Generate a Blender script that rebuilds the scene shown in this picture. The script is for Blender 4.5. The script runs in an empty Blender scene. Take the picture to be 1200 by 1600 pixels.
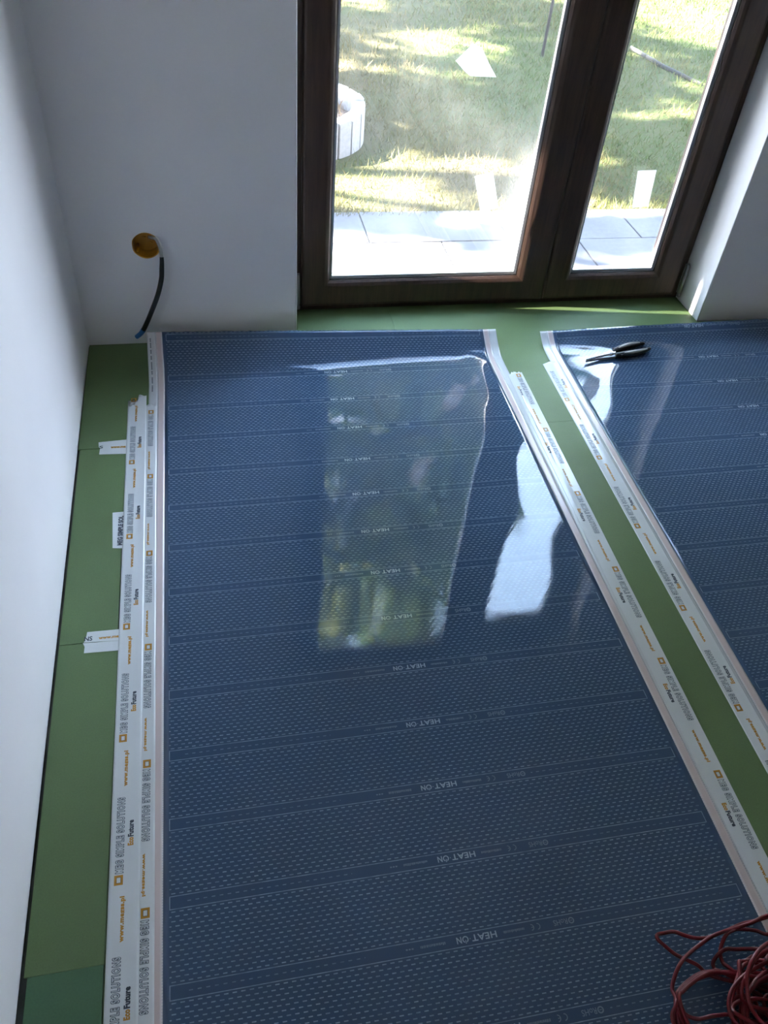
import bpy, bmesh, math, random
import numpy as np
from mathutils import Vector, Matrix
random.seed(7)
rng = np.random.default_rng(11)
scene = bpy.context.scene
COL = scene.collection
PI = math.pi

# ------------------------------------------------------------------ camera
CAM = Vector((0.3844, -2.3758, 1.5))
R_, D_, F_ = Vector((0.9786, -0.1889, 0.0738)), Vector((-0.0790, -0.6902, -0.7193)), Vector((0.1868, 0.6985, -0.6902))
F_.normalize(); R_ = (R_ - F_ * R_.dot(F_)).normalized(); D_ = F_.cross(R_)
cam_data = bpy.data.cameras.new('camera')
cam = bpy.data.objects.new('camera', cam_data); COL.objects.link(cam)
m = Matrix((R_, -D_, -F_)).transposed().to_4x4(); m.translation = CAM
cam.matrix_world = m
cam_data.sensor_fit = 'HORIZONTAL'; cam_data.sensor_width = 36.0
cam_data.lens = 36.0 * 1294.0 / 1200.0
cam_data.clip_start = 0.02
scene.camera = cam

# ------------------------------------------------------------------ sky, sun, exposure
SUN_EL, SUN_AZ = math.radians(33), (0.9916, -0.1289)       # light travels this way across the ground
world = bpy.data.worlds.new('sky_world'); scene.world = world; world.use_nodes = True
wn = world.node_tree; wn.nodes.clear()
w_out = wn.nodes.new('ShaderNodeOutputWorld'); w_bg = wn.nodes.new('ShaderNodeBackground')
w_tc = wn.nodes.new('ShaderNodeTexCoord'); w_sep = wn.nodes.new('ShaderNodeSeparateXYZ'); w_ramp = wn.nodes.new('ShaderNodeValToRGB')
wn.links.new(w_tc.outputs['Generated'], w_sep.inputs[0]); wn.links.new(w_sep.outputs[2], w_ramp.inputs[0])
e_ = w_ramp.color_ramp.elements
e_[0].position = 0.0; e_[0].color = (.86, .93, 1.0, 1); e_[1].position = 1.0; e_[1].color = (.30, .50, .84, 1)
_m = e_.new(.65); _m.color = (.50, .72, 1.0, 1)                       # clear blue overhead, paler towards the horizon
w_noise = wn.nodes.new('ShaderNodeTexNoise'); w_noise.inputs['Scale'].default_value = 2.6; w_noise.inputs['Detail'].default_value = 5.0
w_map = wn.nodes.new('ShaderNodeMapRange'); w_map.inputs[1].default_value = .48; w_map.inputs[2].default_value = .75; w_map.inputs[4].default_value = .75
w_mix = wn.nodes.new('ShaderNodeMix'); w_mix.data_type = 'RGBA'; w_mix.inputs[7].default_value = (1.0, 1.02, 1.05, 1)
wn.links.new(w_tc.outputs['Generated'], w_noise.inputs['Vector']); wn.links.new(w_noise.outputs[0], w_map.inputs[0])
wn.links.new(w_map.outputs[0], w_mix.inputs[0]); wn.links.new(w_ramp.outputs[0], w_mix.inputs[6])
w_bg.inputs['Strength'].default_value = 3.0
wn.links.new(w_mix.outputs[2], w_bg.inputs[0]); wn.links.new(w_bg.outputs[0], w_out.inputs[0])
sun = bpy.data.lights.new('sun', 'SUN'); sun.energy = 58.0; sun.angle = math.radians(0.6); sun.color = (1.0, 0.93, 0.82)
sun_o = bpy.data.objects.new('sun', sun); COL.objects.link(sun_o)
sd = Vector((SUN_AZ[0] * math.cos(SUN_EL), SUN_AZ[1] * math.cos(SUN_EL), -math.sin(SUN_EL)))
sun_o.rotation_euler = sd.to_track_quat('-Z', 'Y').to_euler()
sun_o.location = (-6, 3, 6)
scene.view_settings.view_transform = 'Standard'; scene.view_settings.look = 'None'
scene.view_settings.exposure = 3.05; scene.view_settings.gamma = 1.0
scene.view_settings.use_curve_mapping = False
scene.cycles.use_denoising = True
scene.cycles.max_bounces = 14; scene.cycles.diffuse_bounces = 8; scene.cycles.transparent_max_bounces = 32
scene.cycles.sample_clamp_indirect = 12.0
scene.cycles.caustics_reflective = False; scene.cycles.caustics_refractive = False

# ------------------------------------------------------------------ helpers
class NT:
    def __init__(s, name):
        s.m = bpy.data.materials.new(name); s.m.use_nodes = True
        s.t = s.m.node_tree; s.t.nodes.clear()
        s.out = s.t.nodes.new('ShaderNodeOutputMaterial')
    def n(s, kind, **kw):
        o = s.t.nodes.new('ShaderNode' + kind)
        for k, v in kw.items():
            if hasattr(o, k): setattr(o, k, v)
            else: s.set(o.inputs[k.replace('_', ' ')], v)
        return o
    def set(s, sock, v):
        if isinstance(v, bpy.types.NodeSocket): s.t.links.new(v, sock)
        else: sock.default_value = v
    def math(s, op, a, b=0.0, c=None):
        o = s.t.nodes.new('ShaderNodeMath'); o.operation = op
        s.set(o.inputs[0], a); s.set(o.inputs[1], b)
        if c is not None: s.set(o.inputs[2], c)
        return o.outputs[0]
    def mix(s, f, a, b):
        o = s.t.nodes.new('ShaderNodeMix'); o.data_type = 'RGBA'
        s.set(o.inputs[0], f); s.set(o.inputs[6], a); s.set(o.inputs[7], b)
        return o.outputs[2]
    def noise(s, scale, detail=3.0, rough=0.55, coord=None, stretch=None):
        tc = s.t.nodes.new('ShaderNodeTexCoord')
        v = coord or tc.outputs['Object']
        if stretch:
            mp = s.t.nodes.new('ShaderNodeMapping'); mp.inputs['Scale'].default_value = stretch
            s.t.links.new(v, mp.inputs[0]); v = mp.outputs[0]
        o = s.t.nodes.new('ShaderNodeTexNoise')
        o.inputs['Scale'].default_value = scale; o.inputs['Detail'].default_value = detail; o.inputs['Roughness'].default_value = rough
        s.t.links.new(v, o.inputs['Vector'])
        return o.outputs[0]
    def ramp(s, f, lo, hi):
        o = s.t.nodes.new('ShaderNodeMapRange'); o.inputs[1].default_value = lo; o.inputs[2].default_value = hi
        s.set(o.inputs[0], f); return o.outputs[0]
    def bump(s, h, strength, dist=0.001):
        o = s.t.nodes.new('ShaderNodeBump'); o.inputs['Strength'].default_value = strength; o.inputs['Distance'].default_value = dist
        s.set(o.inputs['Height'], h); return o.outputs[0]
    def principled(s, color, rough=0.5, normal=None, metallic=0.0, ior=1.5, **kw):
        o = s.t.nodes.new('ShaderNodeBsdfPrincipled')
        s.set(o.inputs['Base Color'], color); s.set(o.inputs['Roughness'], rough)
        s.set(o.inputs['Metallic'], metallic); o.inputs['IOR'].default_value = ior
        if normal is not None: s.set(o.inputs['Normal'], normal)
        for k, v in kw.items(): s.set(o.inputs[k], v)
        return o.outputs[0]
    def done(s, shader):
        s.t.links.new(shader, s.out.inputs[0]); return s.m

def C(r, g, b): return (r, g, b, 1.0)

def simple(name, col, rough=0.5, metallic=0.0, var=0.12, scale=40.0, bump=0.0, stretch=None):
    t = NT(name); f = t.noise(scale, 4.0, stretch=stretch)
    lo = C(*[c * (1 - var) for c in col]); hi = C(*[min(1, c * (1 + var)) for c in col])
    nrm = t.bump(f, bump) if bump else None
    return t.done(t.principled(t.mix(t.ramp(f, .3, .7), lo, hi), rough, nrm, metallic))

def link(name, me, mat=None, parent=None, smooth=False):
    o = bpy.data.objects.new(name, me); COL.objects.link(o)
    if mat is not None:
        for k in (mat if isinstance(mat, (list, tuple)) else [mat]): me.materials.append(k)
    if parent is not None: o.parent = parent
    if smooth: me.polygons.foreach_set('use_smooth', [True] * len(me.polygons)); me.update()
    return o
def obj(name, bm, mat=None, parent=None, smooth=False):
    me = bpy.data.meshes.new(name); bm.normal_update(); bm.to_mesh(me); bm.free()
    return link(name, me, mat, parent, smooth)
def pydata(name, v, f, mat=None, parent=None, smooth=False):
    me = bpy.data.meshes.new(name); me.from_pydata(v, [], f); me.update()
    return link(name, me, mat, parent, smooth)
def empty(name, loc=(0, 0, 0)):
    o = bpy.data.objects.new(name, None); COL.objects.link(o); o.location = loc; o.empty_display_size = 0.1
    return o
def tag(o, label=None, cat=None, group=None, kind=None):
    for k, v in (('label', label), ('category', cat), ('group', group), ('kind', kind)):
        if v: o[k] = v
    return o
def under(o, root):
    """parent keeping the world coordinates the mesh was built in"""
    o.parent = root; o.matrix_parent_inverse = Matrix.Translation(root.location).inverted(); return o
def box(bm, x0, x1, y0, y1, z0, z1, bevel=0.0):
    r = bmesh.ops.create_cube(bm, size=1.0)
    vs = r['verts']
    bmesh.ops.transform(bm, matrix=Matrix.Translation(((x0 + x1) / 2, (y0 + y1) / 2, (z0 + z1) / 2)) @ Matrix.Diagonal((x1 - x0, y1 - y0, z1 - z0, 1)), verts=vs)
    if bevel:
        es = list({e for v in vs for e in v.link_edges})
        bmesh.ops.bevel(bm, geom=es, offset=bevel, segments=2, affect='EDGES', profile=0.6)
    return bm
def boxo(name, dims, mat, parent=None, bevel=0.0):
    o = obj(name, box(bmesh.new(), *dims, bevel=bevel), mat)
    if parent is not None: under(o, parent)
    return o
def ring_sweep(x0, x1, z0, z1, prof):
    """mitred frame: prof is a closed loop of (inset from the outer rectangle, y)"""
    bm = bmesh.new(); rows = []
    for (d, y) in prof:
        rows.append([bm.verts.new(p) for p in ((x0 + d, y, z0 + d), (x1 - d, y, z0 + d), (x1 - d, y, z1 - d), (x0 + d, y, z1 - d))])
    n = len(prof)
    for i in range(n):
        a, b = rows[i], rows[(i + 1) % n]
        for k in range(4):
            bm.faces.new((a[k], a[(k + 1) % 4], b[(k + 1) % 4], b[k]))
    bmesh.ops.recalc_face_normals(bm, faces=bm.faces)
    return bm
def catmull(pts, n=8):
    P = [np.array(p, float) for p in pts]; P = [2 * P[0] - P[1]] + P + [2 * P[-1] - P[-2]]
    out = []
    for i in range(1, len(P) - 2):
        for k in range(n):
            t = k / n; a, b, c, d = P[i - 1:i + 3]
            out.append(0.5 * (2 * b + (c - a) * t + (2 * a - 5 * b + 4 * c - d) * t * t + (3 * b - a - 3 * c + d) * t ** 3))
    out.append(P[-2]); return out
def tube(bm, pts, r, seg=8, cap=True):
    pts = [Vector(p) for p in pts]; rr = r if isinstance(r, (list, tuple)) else [r] * len(pts)
    up = Vector((0.13, 0.21, 0.97)); rings = []
    for i, p in enumerate(pts):
        t = (pts[min(i + 1, len(pts) - 1)] - pts[max(i - 1, 0)]).normalized()
        a = t.cross(up)
        if a.length < 1e-4: a = t.cross(Vector((1, 0, 0)))
        a.normalize(); b = t.cross(a).normalized(); up = -b if (-b).dot(up) > 0 else b
        rings.append([bm.verts.new(p + (a * math.cos(2 * PI * k / seg) + b * math.sin(2 * PI * k / seg)) * rr[i]) for k in range(seg)])
    for i in range(len(rings) - 1):
        for k in range(seg):
            bm.faces.new((rings[i][k], rings[i][(k + 1) % seg], rings[i + 1][(k + 1) % seg], rings[i + 1][k]))
    if cap:
        bm.faces.new(rings[0][::-1]); bm.faces.new(rings[-1])
    bmesh.ops.recalc_face_normals(bm, faces=bm.faces)
    return bm

# ------------------------------------------------------------------ materials
def mat_paint():
    t = NT('white_wall_paint'); f = t.noise(220, 4); g = t.noise(2.2, 3)
    c = t.mix(t.ramp(g, .3, .7), C(.825, .815, .825), C(.86, .85, .86))
    return t.done(t.principled(c, .75, t.bump(f, .25, .0006)))
M_wall = mat_paint()
M_screed = simple('grey_screed', (.05, .05, .045), .95, var=.5, scale=14, bump=.4)
def mat_board(name, col):
    t = NT(name); f = t.noise(300, 5, .7); g = t.noise(3.0, 4); h = t.noise(55, 3, stretch=(1, 6, 1))
    c = t.mix(t.ramp(g, .3, .7), C(*[x * .86 for x in col]), C(*[x * 1.12 for x in col]))
    c = t.mix(t.math('MULTIPLY', t.ramp(f, .35, .65), .35), c, C(*[x * .6 for x in col]))
    return t.done(t.principled(c, .62, t.bump(t.math('ADD', f, t.math('MULTIPLY', h, .6)), .35, .0008)))
M_board = mat_board('green_underlay', (.106, .172, .064))
M_board2 = mat_board('green_underlay_bluish', (.058, .140, .066))
def mat_brown():
    t = NT('dark_walnut_foil'); g = t.noise(6, 6, .65, stretch=(14, 14, 1.0)); f = t.noise(120, 2, stretch=(6, 6, .5))
    c = t.mix(t.ramp(g, .3, .7), C(.030, .0155, .010), C(.066, .036, .024))
    return t.done(t.principled(c, .5, t.bump(f, .15, .0004)))
M_brown = mat_brown()
M_gasket = simple('black_gasket', (.012, .012, .013), .5)
M_spacer = simple('aluminium_spacer', (.72, .74, .77), .38, .6, var=.05)
M_hinge = simple('grey_hinge_metal', (.22, .23, .23), .4, .5)
def mat_glass(name, dust, tint=(.955, .95, .955)):
    t = NT(name)
    lw = t.n('LayerWeight'); lw.inputs['Blend'].default_value = .5
    fr = t.math('ADD', .03, t.math('MULTIPLY', .9, t.math('POWER', lw.outputs['Facing'], 5.0)))
    tr = t.n('BsdfTransparent'); tr.inputs[0].default_value = C(*tint)
    gl = t.n('BsdfGlossy'); gl.inputs['Roughness'].default_value = .0
    a = t.n('MixShader'); t.set(a.inputs[0], fr); t.t.links.new(tr.outputs[0], a.inputs[1]); t.t.links.new(gl.outputs[0], a.inputs[2])
    if not dust: return t.done(a.outputs[0])
    n1 = t.noise(3.5, 5, .6); n2 = t.noise(14, 5, .7, stretch=(1, 1, .25))
    d = t.math('MULTIPLY', t.ramp(n1, .36, .72), t.ramp(n2, .2, .8)); tc = t.n('TexCoord'); sp = t.n('SeparateXYZ'); t.t.links.new(tc.outputs['Object'], sp.inputs[0])
    smear = t.math('MULTIPLY', t.math('MULTIPLY', t.ramp(sp.outputs[0], 1.30, 1.46), t.ramp(sp.outputs[2], .85, .35)), t.math('LESS_THAN', sp.outputs[0], 1.5))
    d = t.math('ADD', d, t.math('MULTIPLY', t.math('MULTIPLY', smear, smear), t.math('ADD', 2.0, t.math('MULTIPLY', n2, 3.0))))   # dirt made denser by the middle stile, for the pale glare haze there
    d = t.math('MULTIPLY', t.math('ADD', d, .12), dust)
    tl = t.n('BsdfTranslucent'); tl.inputs[0].default_value = C(.9, .9, .88)
    b = t.n('MixShader'); t.set(b.inputs[0], d); t.t.links.new(a.outputs[0], b.inputs[1]); t.t.links.new(tl.outputs[0], b.inputs[2])
    return t.done(b.outputs[0])
M_glass_dusty = mat_glass('dusty_window_glass', .022)
M_glass = mat_glass('window_glass', .012)
def mat_paper():
    t = NT('thin_white_paper'); f = t.noise(60, 3); c = t.mix(t.ramp(f, .3, .7), C(.80, .79, .76), C(.86, .85, .82))
    p = t.principled(c, .8); tl = t.n('BsdfTranslucent'); t.t.links.new(c, tl.inputs[0])
    a = t.n('MixShader'); a.inputs[0].default_value = .55; t.t.links.new(p, a.inputs[1]); t.t.links.new(tl.outputs[0], a.inputs[2])
    return t.done(a.outputs[0])
M_paper = mat_paper()

BAND, BAND_H, ROWP, DASHP = .1416, .0230, .00790, .0137
def mat_film():
    """blue-grey carbon film under clear gloss, with the printed dashes and band outlines; UV are metres across and along"""
    t = NT('carbon_heating_film')
    uv = t.n('UVMap'); sp = t.n('SeparateXYZ'); t.t.links.new(uv.outputs[0], sp.inputs[0])
    u, v = sp.outputs[0], sp.outputs[1]
    vb = t.math('MULTIPLY', t.math('FRACT', t.math('DIVIDE', v, BAND)), BAND)          # metres past the top of a band
    inband = t.math('LESS_THAN', vb, BAND_H)
    row = t.math('DIVIDE', t.math('SUBTRACT', vb, BAND_H), ROWP)
    ri = t.math('FLOOR', row); rf = t.math('FRACT', row)
    off = t.math('MULTIPLY', t.math('MODULO', t.math('ABSOLUTE', ri), 2.0), .5)
    ux = t.math('FRACT', t.math('ADD', t.math('DIVIDE', u, DASHP), off))
    dash_f = t.math('MULTIPLY', t.math('LESS_THAN', ux, .52), t.math('LESS_THAN', t.math('ABSOLUTE', t.math('SUBTRACT', rf, .5)), .115))
    dash_f = t.math('MULTIPLY', dash_f, t.math('SUBTRACT', 1.0, inband))
    ux2 = t.math('FRACT', t.math('DIVIDE', u, DASHP))
    ends = t.math('MAXIMUM', t.math('MULTIPLY', t.math('GREATER_THAN', u, .035), t.math('LESS_THAN', u, .33)), t.math('MULTIPLY', t.math('GREATER_THAN', u, .715), t.math('LESS_THAN', u, 1.0)))
    dash_b = t.math('MULTIPLY', t.math('LESS_THAN', ux2, .46), t.math('LESS_THAN', t.math('ABSOLUTE', t.math('SUBTRACT', vb, BAND_H / 2)), .0008))
    dash_b = t.math('MULTIPLY', t.math('MULTIPLY', dash_b, ends), .7)
    inside = t.math('MULTIPLY', t.math('GREATER_THAN', u, .0105), t.math('LESS_THAN', u, 1.0272))
    dash = t.math('MULTIPLY', t.math('MAXIMUM', dash_f, dash_b), inside)
    def near(x, c, w): return t.math('LESS_THAN', t.math('ABSOLUTE', t.math('SUBTRACT', x, c)), w)
    ln = t.math('MULTIPLY', t.math('MAXIMUM', near(vb, .0006, .0007), near(vb, BAND_H - .0006, .0007)), inside)
    side = t.math('MULTIPLY', t.math('MAXIMUM', near(u, .0112, .0007), near(u, 1.0265, .0008)), inband)
    outline = t.math('MULTIPLY', t.math('MAXIMUM', ln, side), 1.05)
    n1 = t.noise(60, 2, coord=uv.outputs[0]); n2 = t.noise(3, 3, coord=uv.outputs[0])
    pr = t.math('MULTIPLY', t.math('MAXIMUM', dash, outline), t.math('ADD', .55, t.math('MULTIPLY', .8, t.ramp(n1, .3, .7))))
    base = t.mix(t.ramp(n2, .3, .7), C(.037, .070, .122), C(.046, .082, .140))
    base = t.mix(t.math('MULTIPLY', inband, .25), base, C(.038, .070, .130))
    col = t.mix(t.math('MINIMUM', t.math('MULTIPLY', pr, .50), 1.0), base, C(.36, .46, .56))
    # the laminate is faintly quilted by the dash pattern
    hq = t.math('MULTIPLY', t.math('MULTIPLY', t.math('SINE', t.math('MULTIPLY', t.math('ADD', t.math('DIVIDE', u, DASHP), off), 2 * PI)), t.math('SINE', t.math('MULTIPLY', row, 2 * PI))), 1.0)
    n3 = t.noise(34, 2, coord=uv.outputs[0])
    h = t.math('ADD', t.math('MULTIPLY', hq, .22), t.math('MULTIPLY', n3, .8))
    nrm = t.bump(h, .055, .0006)
    return t.done(t.principled(col, .014, nrm, ior=1.52))
M_film = mat_film()
def mat_copper():
    t = NT('copper_busbar_strip'); tc = t.n('UVMap'); sp = t.n('SeparateXYZ'); t.t.links.new(tc.outputs[0], sp.inputs[0])
    u, v = sp.outputs[0], sp.outputs[1]
    edge = t.ramp(t.math('ABSOLUTE', u), .004, .0105)
    c = t.mix(edge, C(.56, .465, .445), C(.62, .60, .595))
    c = t.mix(t.math('MULTIPLY', t.math('LESS_THAN', t.math('FRACT', t.math('DIVIDE', v, .0046)), .45), t.math('GREATER_THAN', t.math('ABSOLUTE', u), .0082)), c, C(.45, .45, .47))
    return t.done(t.principled(c, .22, t.bump(t.noise(40, 3), .12, .0006)))
M_copper = mat_copper()
def mat_clear(name, col, alpha, rough):
    t = NT(name); f = t.noise(26, 4); n = t.bump(f, .25, .0008)
    p = t.principled(C(*col), rough, n)
    tr = t.n('BsdfTransparent'); a = t.n('MixShader'); t.set(a.inputs[0], alpha)
    t.t.links.new(tr.outputs[0], a.inputs[1]); t.t.links.new(p, a.inputs[2])
    return t.done(a.outputs[0])
M_margin = mat_clear('milky_clear_margin', (.60, .62, .62), .90, .12)
M_tape = mat_clear('white_printed_tape', (.64, .665, .665), .93, .15)
M_ink_dark = simple('dark_navy_ink', (.03, .04, .06), .45)
M_ink_fill = simple('pale_letter_fill', (.50, .54, .56), .4, var=.04)
M_ink_amber = simple('amber_ink', (.42, .20, .012), .45)
M_ink_print = simple('pale_film_ink', (.30, .37, .45), .3, var=.06)
M_ink_faint = simple('faint_film_ink', (.13, .18, .24), .3, var=.06)

# ------------------------------------------------------------------ film shape
END = -.078
FILMS = [dict(x0=.2353, sa=.0058, band=-.2048 - .1416 * 0, hl=.085, hr=.048, w=1.0395, seed=0.0),
         dict(x0=1.5280, sa=.0127, band=-.2183, hl=.032, hr=.050, w=1.0395, seed=2.1)]
def film_lift(k, u, v):
    f = FILMS[k]
    a = f['hl'] + (f['hr'] - f['hl']) * np.clip(u, 0, 1.04) / 1.04
    SL, Wd = .60, .014                                                  # the cut end springs up from a soft bend
    v0 = END - a / SL
    h = SL * Wd * np.logaddexp(0, (v - v0) / Wd)
    e = np.clip(np.minimum(u + .02, 1.06 - u) / .12, 0, 1)              # taped edges lie flat
    h = h + e * (.0008 + .0004 * np.sin(2 * PI * v / .47 + 3.1 * u + f['seed']) + .0003 * np.sin(2 * PI * (v + .4 * u) / .29 + 1.3))
    if k == 0:
        h = h + .0045 * np.exp(-((u - .990) / .028) ** 2) * np.exp(-((v + .27) / .10) ** 2)
        h = h + .0012 * np.exp(-((u - .95) / .06) ** 2) * np.exp(-((v + .75) / .35) ** 2)
    else:
        h = h + .0022 * np.exp(-((u - .10) / .06) ** 2) * np.exp(-((v + .40) / .16) ** 2)
    return h
def film_z(k, u, v): return .0008 + film_lift(k, u, v)
def film_pt(k, u, v, dz=0.0):
    f = FILMS[k]; return np.stack([f['x0'] + f['sa'] * v + u, v + 0 * u, film_z(k, u, v) + dz], -1)
def floor_z(x, y):
    """height of whatever lies on the boards at x, y (film or its margin, else the boards)"""
    x = np.asarray(x, float); y = np.asarray(y, float); z = np.zeros_like(x)
    for k, f in enumerate(FILMS):
        u = x - f['x0'] - f['sa'] * y
        fade = np.clip((u + .060) / .016, 0, 1) * np.clip((1.0995 - u) / .016, 0, 1)
        z = np.maximum(z, film_z(k, u, y) * fade)
    return z
V_ROWS = np.concatenate([np.linspace(END, -.5, 60), np.linspace(-.5, -3.4, 150)[1:]])
def strip_mesh(name, k, u0, u1, nu, dz, mat, parent, thick, jag=0.0):
    us = np.linspace(u0, u1, nu); vs = V_ROWS
    U, Vv = np.meshgrid(us, vs); Vv = Vv.copy()
    if jag: Vv[0] += jag * np.array([random.uniform(-1, 1) for _ in us])
    P = film_pt(k, U, Vv, dz).reshape(-1, 3)
    nv = len(vs); F = [(j * nu + i, (j + 1) * nu + i, (j + 1) * nu + i + 1, j * nu + i + 1) for j in range(nv - 1) for i in range(nu - 1)]
    me = bpy.data.meshes.new(name); me.from_pydata(P.tolist(), [], F)
    uvl = me.uv_layers.new(name='UVMap'); li = np.zeros(len(me.loops), int); me.loops.foreach_get('vertex_index', li)
    mid = (u0 + u1) / 2 if name == 'copper_strip' else 0.0
    # V runs towards the camera from the top line of the bands
    fk = FILMS[k]; v0 = END - (fk['hl'] + (fk['hr'] - fk['hl']) * np.clip(U, 0, 1.04) / 1.04) / .60
    S_ = Vv + .166 * np.clip(Vv - v0, 0, None)                          # length measured along the sprung end
    uvs = np.stack([U.reshape(-1)[li] - mid, (FILMS[k]['band'] - S_.reshape(-1)[li] + 10 * BAND)], -1)
    uvl.data.foreach_set('uv', uvs.reshape(-1).astype(np.float32))
    o = link(name, me, mat, parent, True)
    s = o.modifiers.new('thickness', 'SOLIDIFY'); s.thickness = thick; s.offset = -1
    return o

# ------------------------------------------------------------------ lettering
_cache = {}
def text_mesh(s, offset=0.0, spacing=1.0):
    """a flat text mesh one unit high, origin at its centre; returns vertices, faces"""
    key = (s, offset, spacing)
    if key in _cache: return _cache[key]
    cu = bpy.data.curves.new('lettering', 'FONT'); cu.body = s; cu.size = 1.0; cu.offset = offset; cu.space_character = spacing
    cu.align_x = 'CENTER'; cu.fill_mode = 'FRONT'; cu.resolution_u = 3
    o = bpy.data.objects.new('lettering', cu); COL.objects.link(o)
    dg = bpy.context.evaluated_depsgraph_get(); me = bpy.data.meshes.new_from_object(o.evaluated_get(dg))
    v = np.zeros(len(me.vertices) * 3); me.vertices.foreach_get('co', v); v = v.reshape(-1, 3)[:, :2]
    f = [tuple(p.vertices) for p in me.polygons]
    bpy.data.objects.remove(o); bpy.data.curves.remove(cu); bpy.data.meshes.remove(me)
    _cache[key] = (v, f); return _cache[key]
class Print:
    """collects flat print (letters, bars, squares) in local (along, across) metres, then lays it onto a surface"""
    def __init__(s): s.v = []; s.f = []; s.m = []; s.z = []
    def add(s, v, f, mi, z=0.0):
        b = sum(len(a) for a in s.v); s.v.append(np.asarray(v, float)); s.z.append(np.full(len(v), z))
        s.f += [tuple(i + b for i in q) for q in f]; s.m += [mi] * len(f)
    def text(s, body, x0, x1, y, h, mi, offset=.03, spacing=1.0, z=0.0):
        v, f = text_mesh(body, offset, spacing); v = v.copy()
        a, b = v[:, 0].min(), v[:, 0].max(); c, d = v[:, 1].min(), v[:, 1].max()
        v[:, 0] = x0 + (v[:, 0] - a) / (b - a) * (x1 - x0); v[:, 1] = y + ((v[:, 1] - c) / (d - c) - .5) * h
        s.add(v, f, mi, z)
    def rect(s, x0, x1, y0, y1, mi, z=0.0): s.add([(x0, y0), (x1, y0), (x1, y1), (x0, y1)], [(0, 1, 2, 3)], mi, z)
    def frame(s, x0, x1, y0, y1, w, mi, z=0.0):
        v = [(x0, y0), (x1, y0), (x1, y1), (x0, y1), (x0 + w, y0 + w), (x1 - w, y0 + w), (x1 - w, y1 - w), (x0 + w, y1 - w)]
        s.add(v, [(i, (i + 1) % 4, 4 + (i + 1) % 4, 4 + i) for i in range(4)], mi, z)
    def arc(s, cx, cy, r, w, a0, a1, mi, n=16, z=0.0):
        v = []; 
        for i in range(n + 1):
            a = a0 + (a1 - a0) * i / n
            v += [(cx + (r + w / 2) * math.cos(a), cy + (r + w / 2) * math.sin(a)), (cx + (r - w / 2) * math.cos(a), cy + (r - w / 2) * math.sin(a))]
        s.add(v, [(2 * i, 2 * i + 2, 2 * i + 3, 2 * i + 1) for i in range(n)], mi, z)
    def lay(s, name, fn, mats, parent):
        v = np.concatenate(s.v); z = np.concatenate(s.z); P = fn(v[:, 0], v[:, 1]); P[:, 2] += z
        o = pydata(name, P.tolist(), s.f, mats, parent)
        o.data.polygons.foreach_set('material_index', s.m); o.data.update()
        # faces must look up
        bm = bmesh.new(); bm.from_mesh(o.data); bm.normal_update()
        dn = [f for f in bm.faces if f.normal.z < 0]
        if dn: bmesh.ops.reverse_faces(bm, faces=dn)
        bm.to_mesh(o.data); bm.free(); o['kind'] = 'stuff'; return o

# ------------------------------------------------------------------ room shell
WX0, WX1, OPL, OPR, OPT = 0.0, 4.3, .659, 2.122, 2.08
YB, WT, CEIL = -4.6, .220, 2.62
BOXC, BOXR = Vector((.216, 0, .330)), .0395
fl = tag(boxo('floor', (WX0 - .3, WX1 + .3, YB - .3, WT, -.20, -.007), M_screed), kind='structure')
tag(boxo('wall_left', (-.28, 0, YB - .28, WT, -.02, CEIL), M_wall), kind='structure')
tag(boxo('wall_right', (WX1, WX1 + .28, YB - .28, WT, -.02, CEIL), M_wall), kind='structure')
tag(boxo('wall_front', (0, WX1, YB - .28, YB, -.02, CEIL), M_wall), kind='structure')
tag(boxo('ceiling', (-.28, WX1 + .28, YB - .28, WT, CEIL, CEIL + .2), M_wall), kind='structure')
# back wall with the door opening and the round hole of the wall box
bm = bmesh.new()
def quad(a, b, c, d): bm.faces.new([bm.verts.new(p) for p in (a, b, c, d)])
N = 32; hs = .06
cir = [(BOXC.x + BOXR * math.cos(2 * PI * i / N), BOXC.z + BOXR * math.sin(2 * PI * i / N)) for i in range(N)]
def sq(i):
    a = 2 * PI * i / N; c, s = math.cos(a), math.sin(a); k = hs / max(abs(c), abs(s)); return (BOXC.x + c * k, BOXC.z + s * k)
for i in range(N):
    j = (i + 1) % N; a, b = cir[i], cir[j]; c, d = sq(j), sq(i)
    quad((a[0], 0, a[1]), (b[0], 0, b[1]), (c[0], 0, c[1]), (d[0], 0, d[1]))
    quad((b[0], 0, b[1]), (a[0], 0, a[1]), (a[0], .07, a[1]), (b[0], .07, b[1]))
bm.faces.new([bm.verts.new((p[0], .07, p[1])) for p in cir])
X0, X1, Z0, Z1 = BOXC.x - hs, BOXC.x + hs, BOXC.z - hs, BOXC.z + hs
zl = -.02
quad((0, 0, zl), (OPL, 0, zl), (OPL, 0, Z0), (0, 0, Z0)); quad((0, 0, Z1), (OPL, 0, Z1), (OPL, 0, CEIL), (0, 0, CEIL))
quad((0, 0, Z0), (X0, 0, Z0), (X0, 0, Z1), (0, 0, Z1)); quad((X1, 0, Z0), (OPL, 0, Z0), (OPL, 0, Z1), (X1, 0, Z1))
quad((OPL, 0, OPT), (OPR, 0, OPT), (OPR, 0, CEIL), (OPL, 0, CEIL)); quad((OPR, 0, zl), (WX1, 0, zl), (WX1, 0, CEIL), (OPR, 0, CEIL))
quad((OPL, 0, zl), (OPL, WT, zl), (OPL, WT, OPT), (OPL, 0, OPT)); quad((OPR, 0, zl), (OPR, 0, OPT), (OPR, WT, OPT), (OPR, WT, zl))
quad((OPL, 0, OPT), (OPL, WT, OPT), (OPR, WT, OPT), (OPR, 0, OPT))
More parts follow.
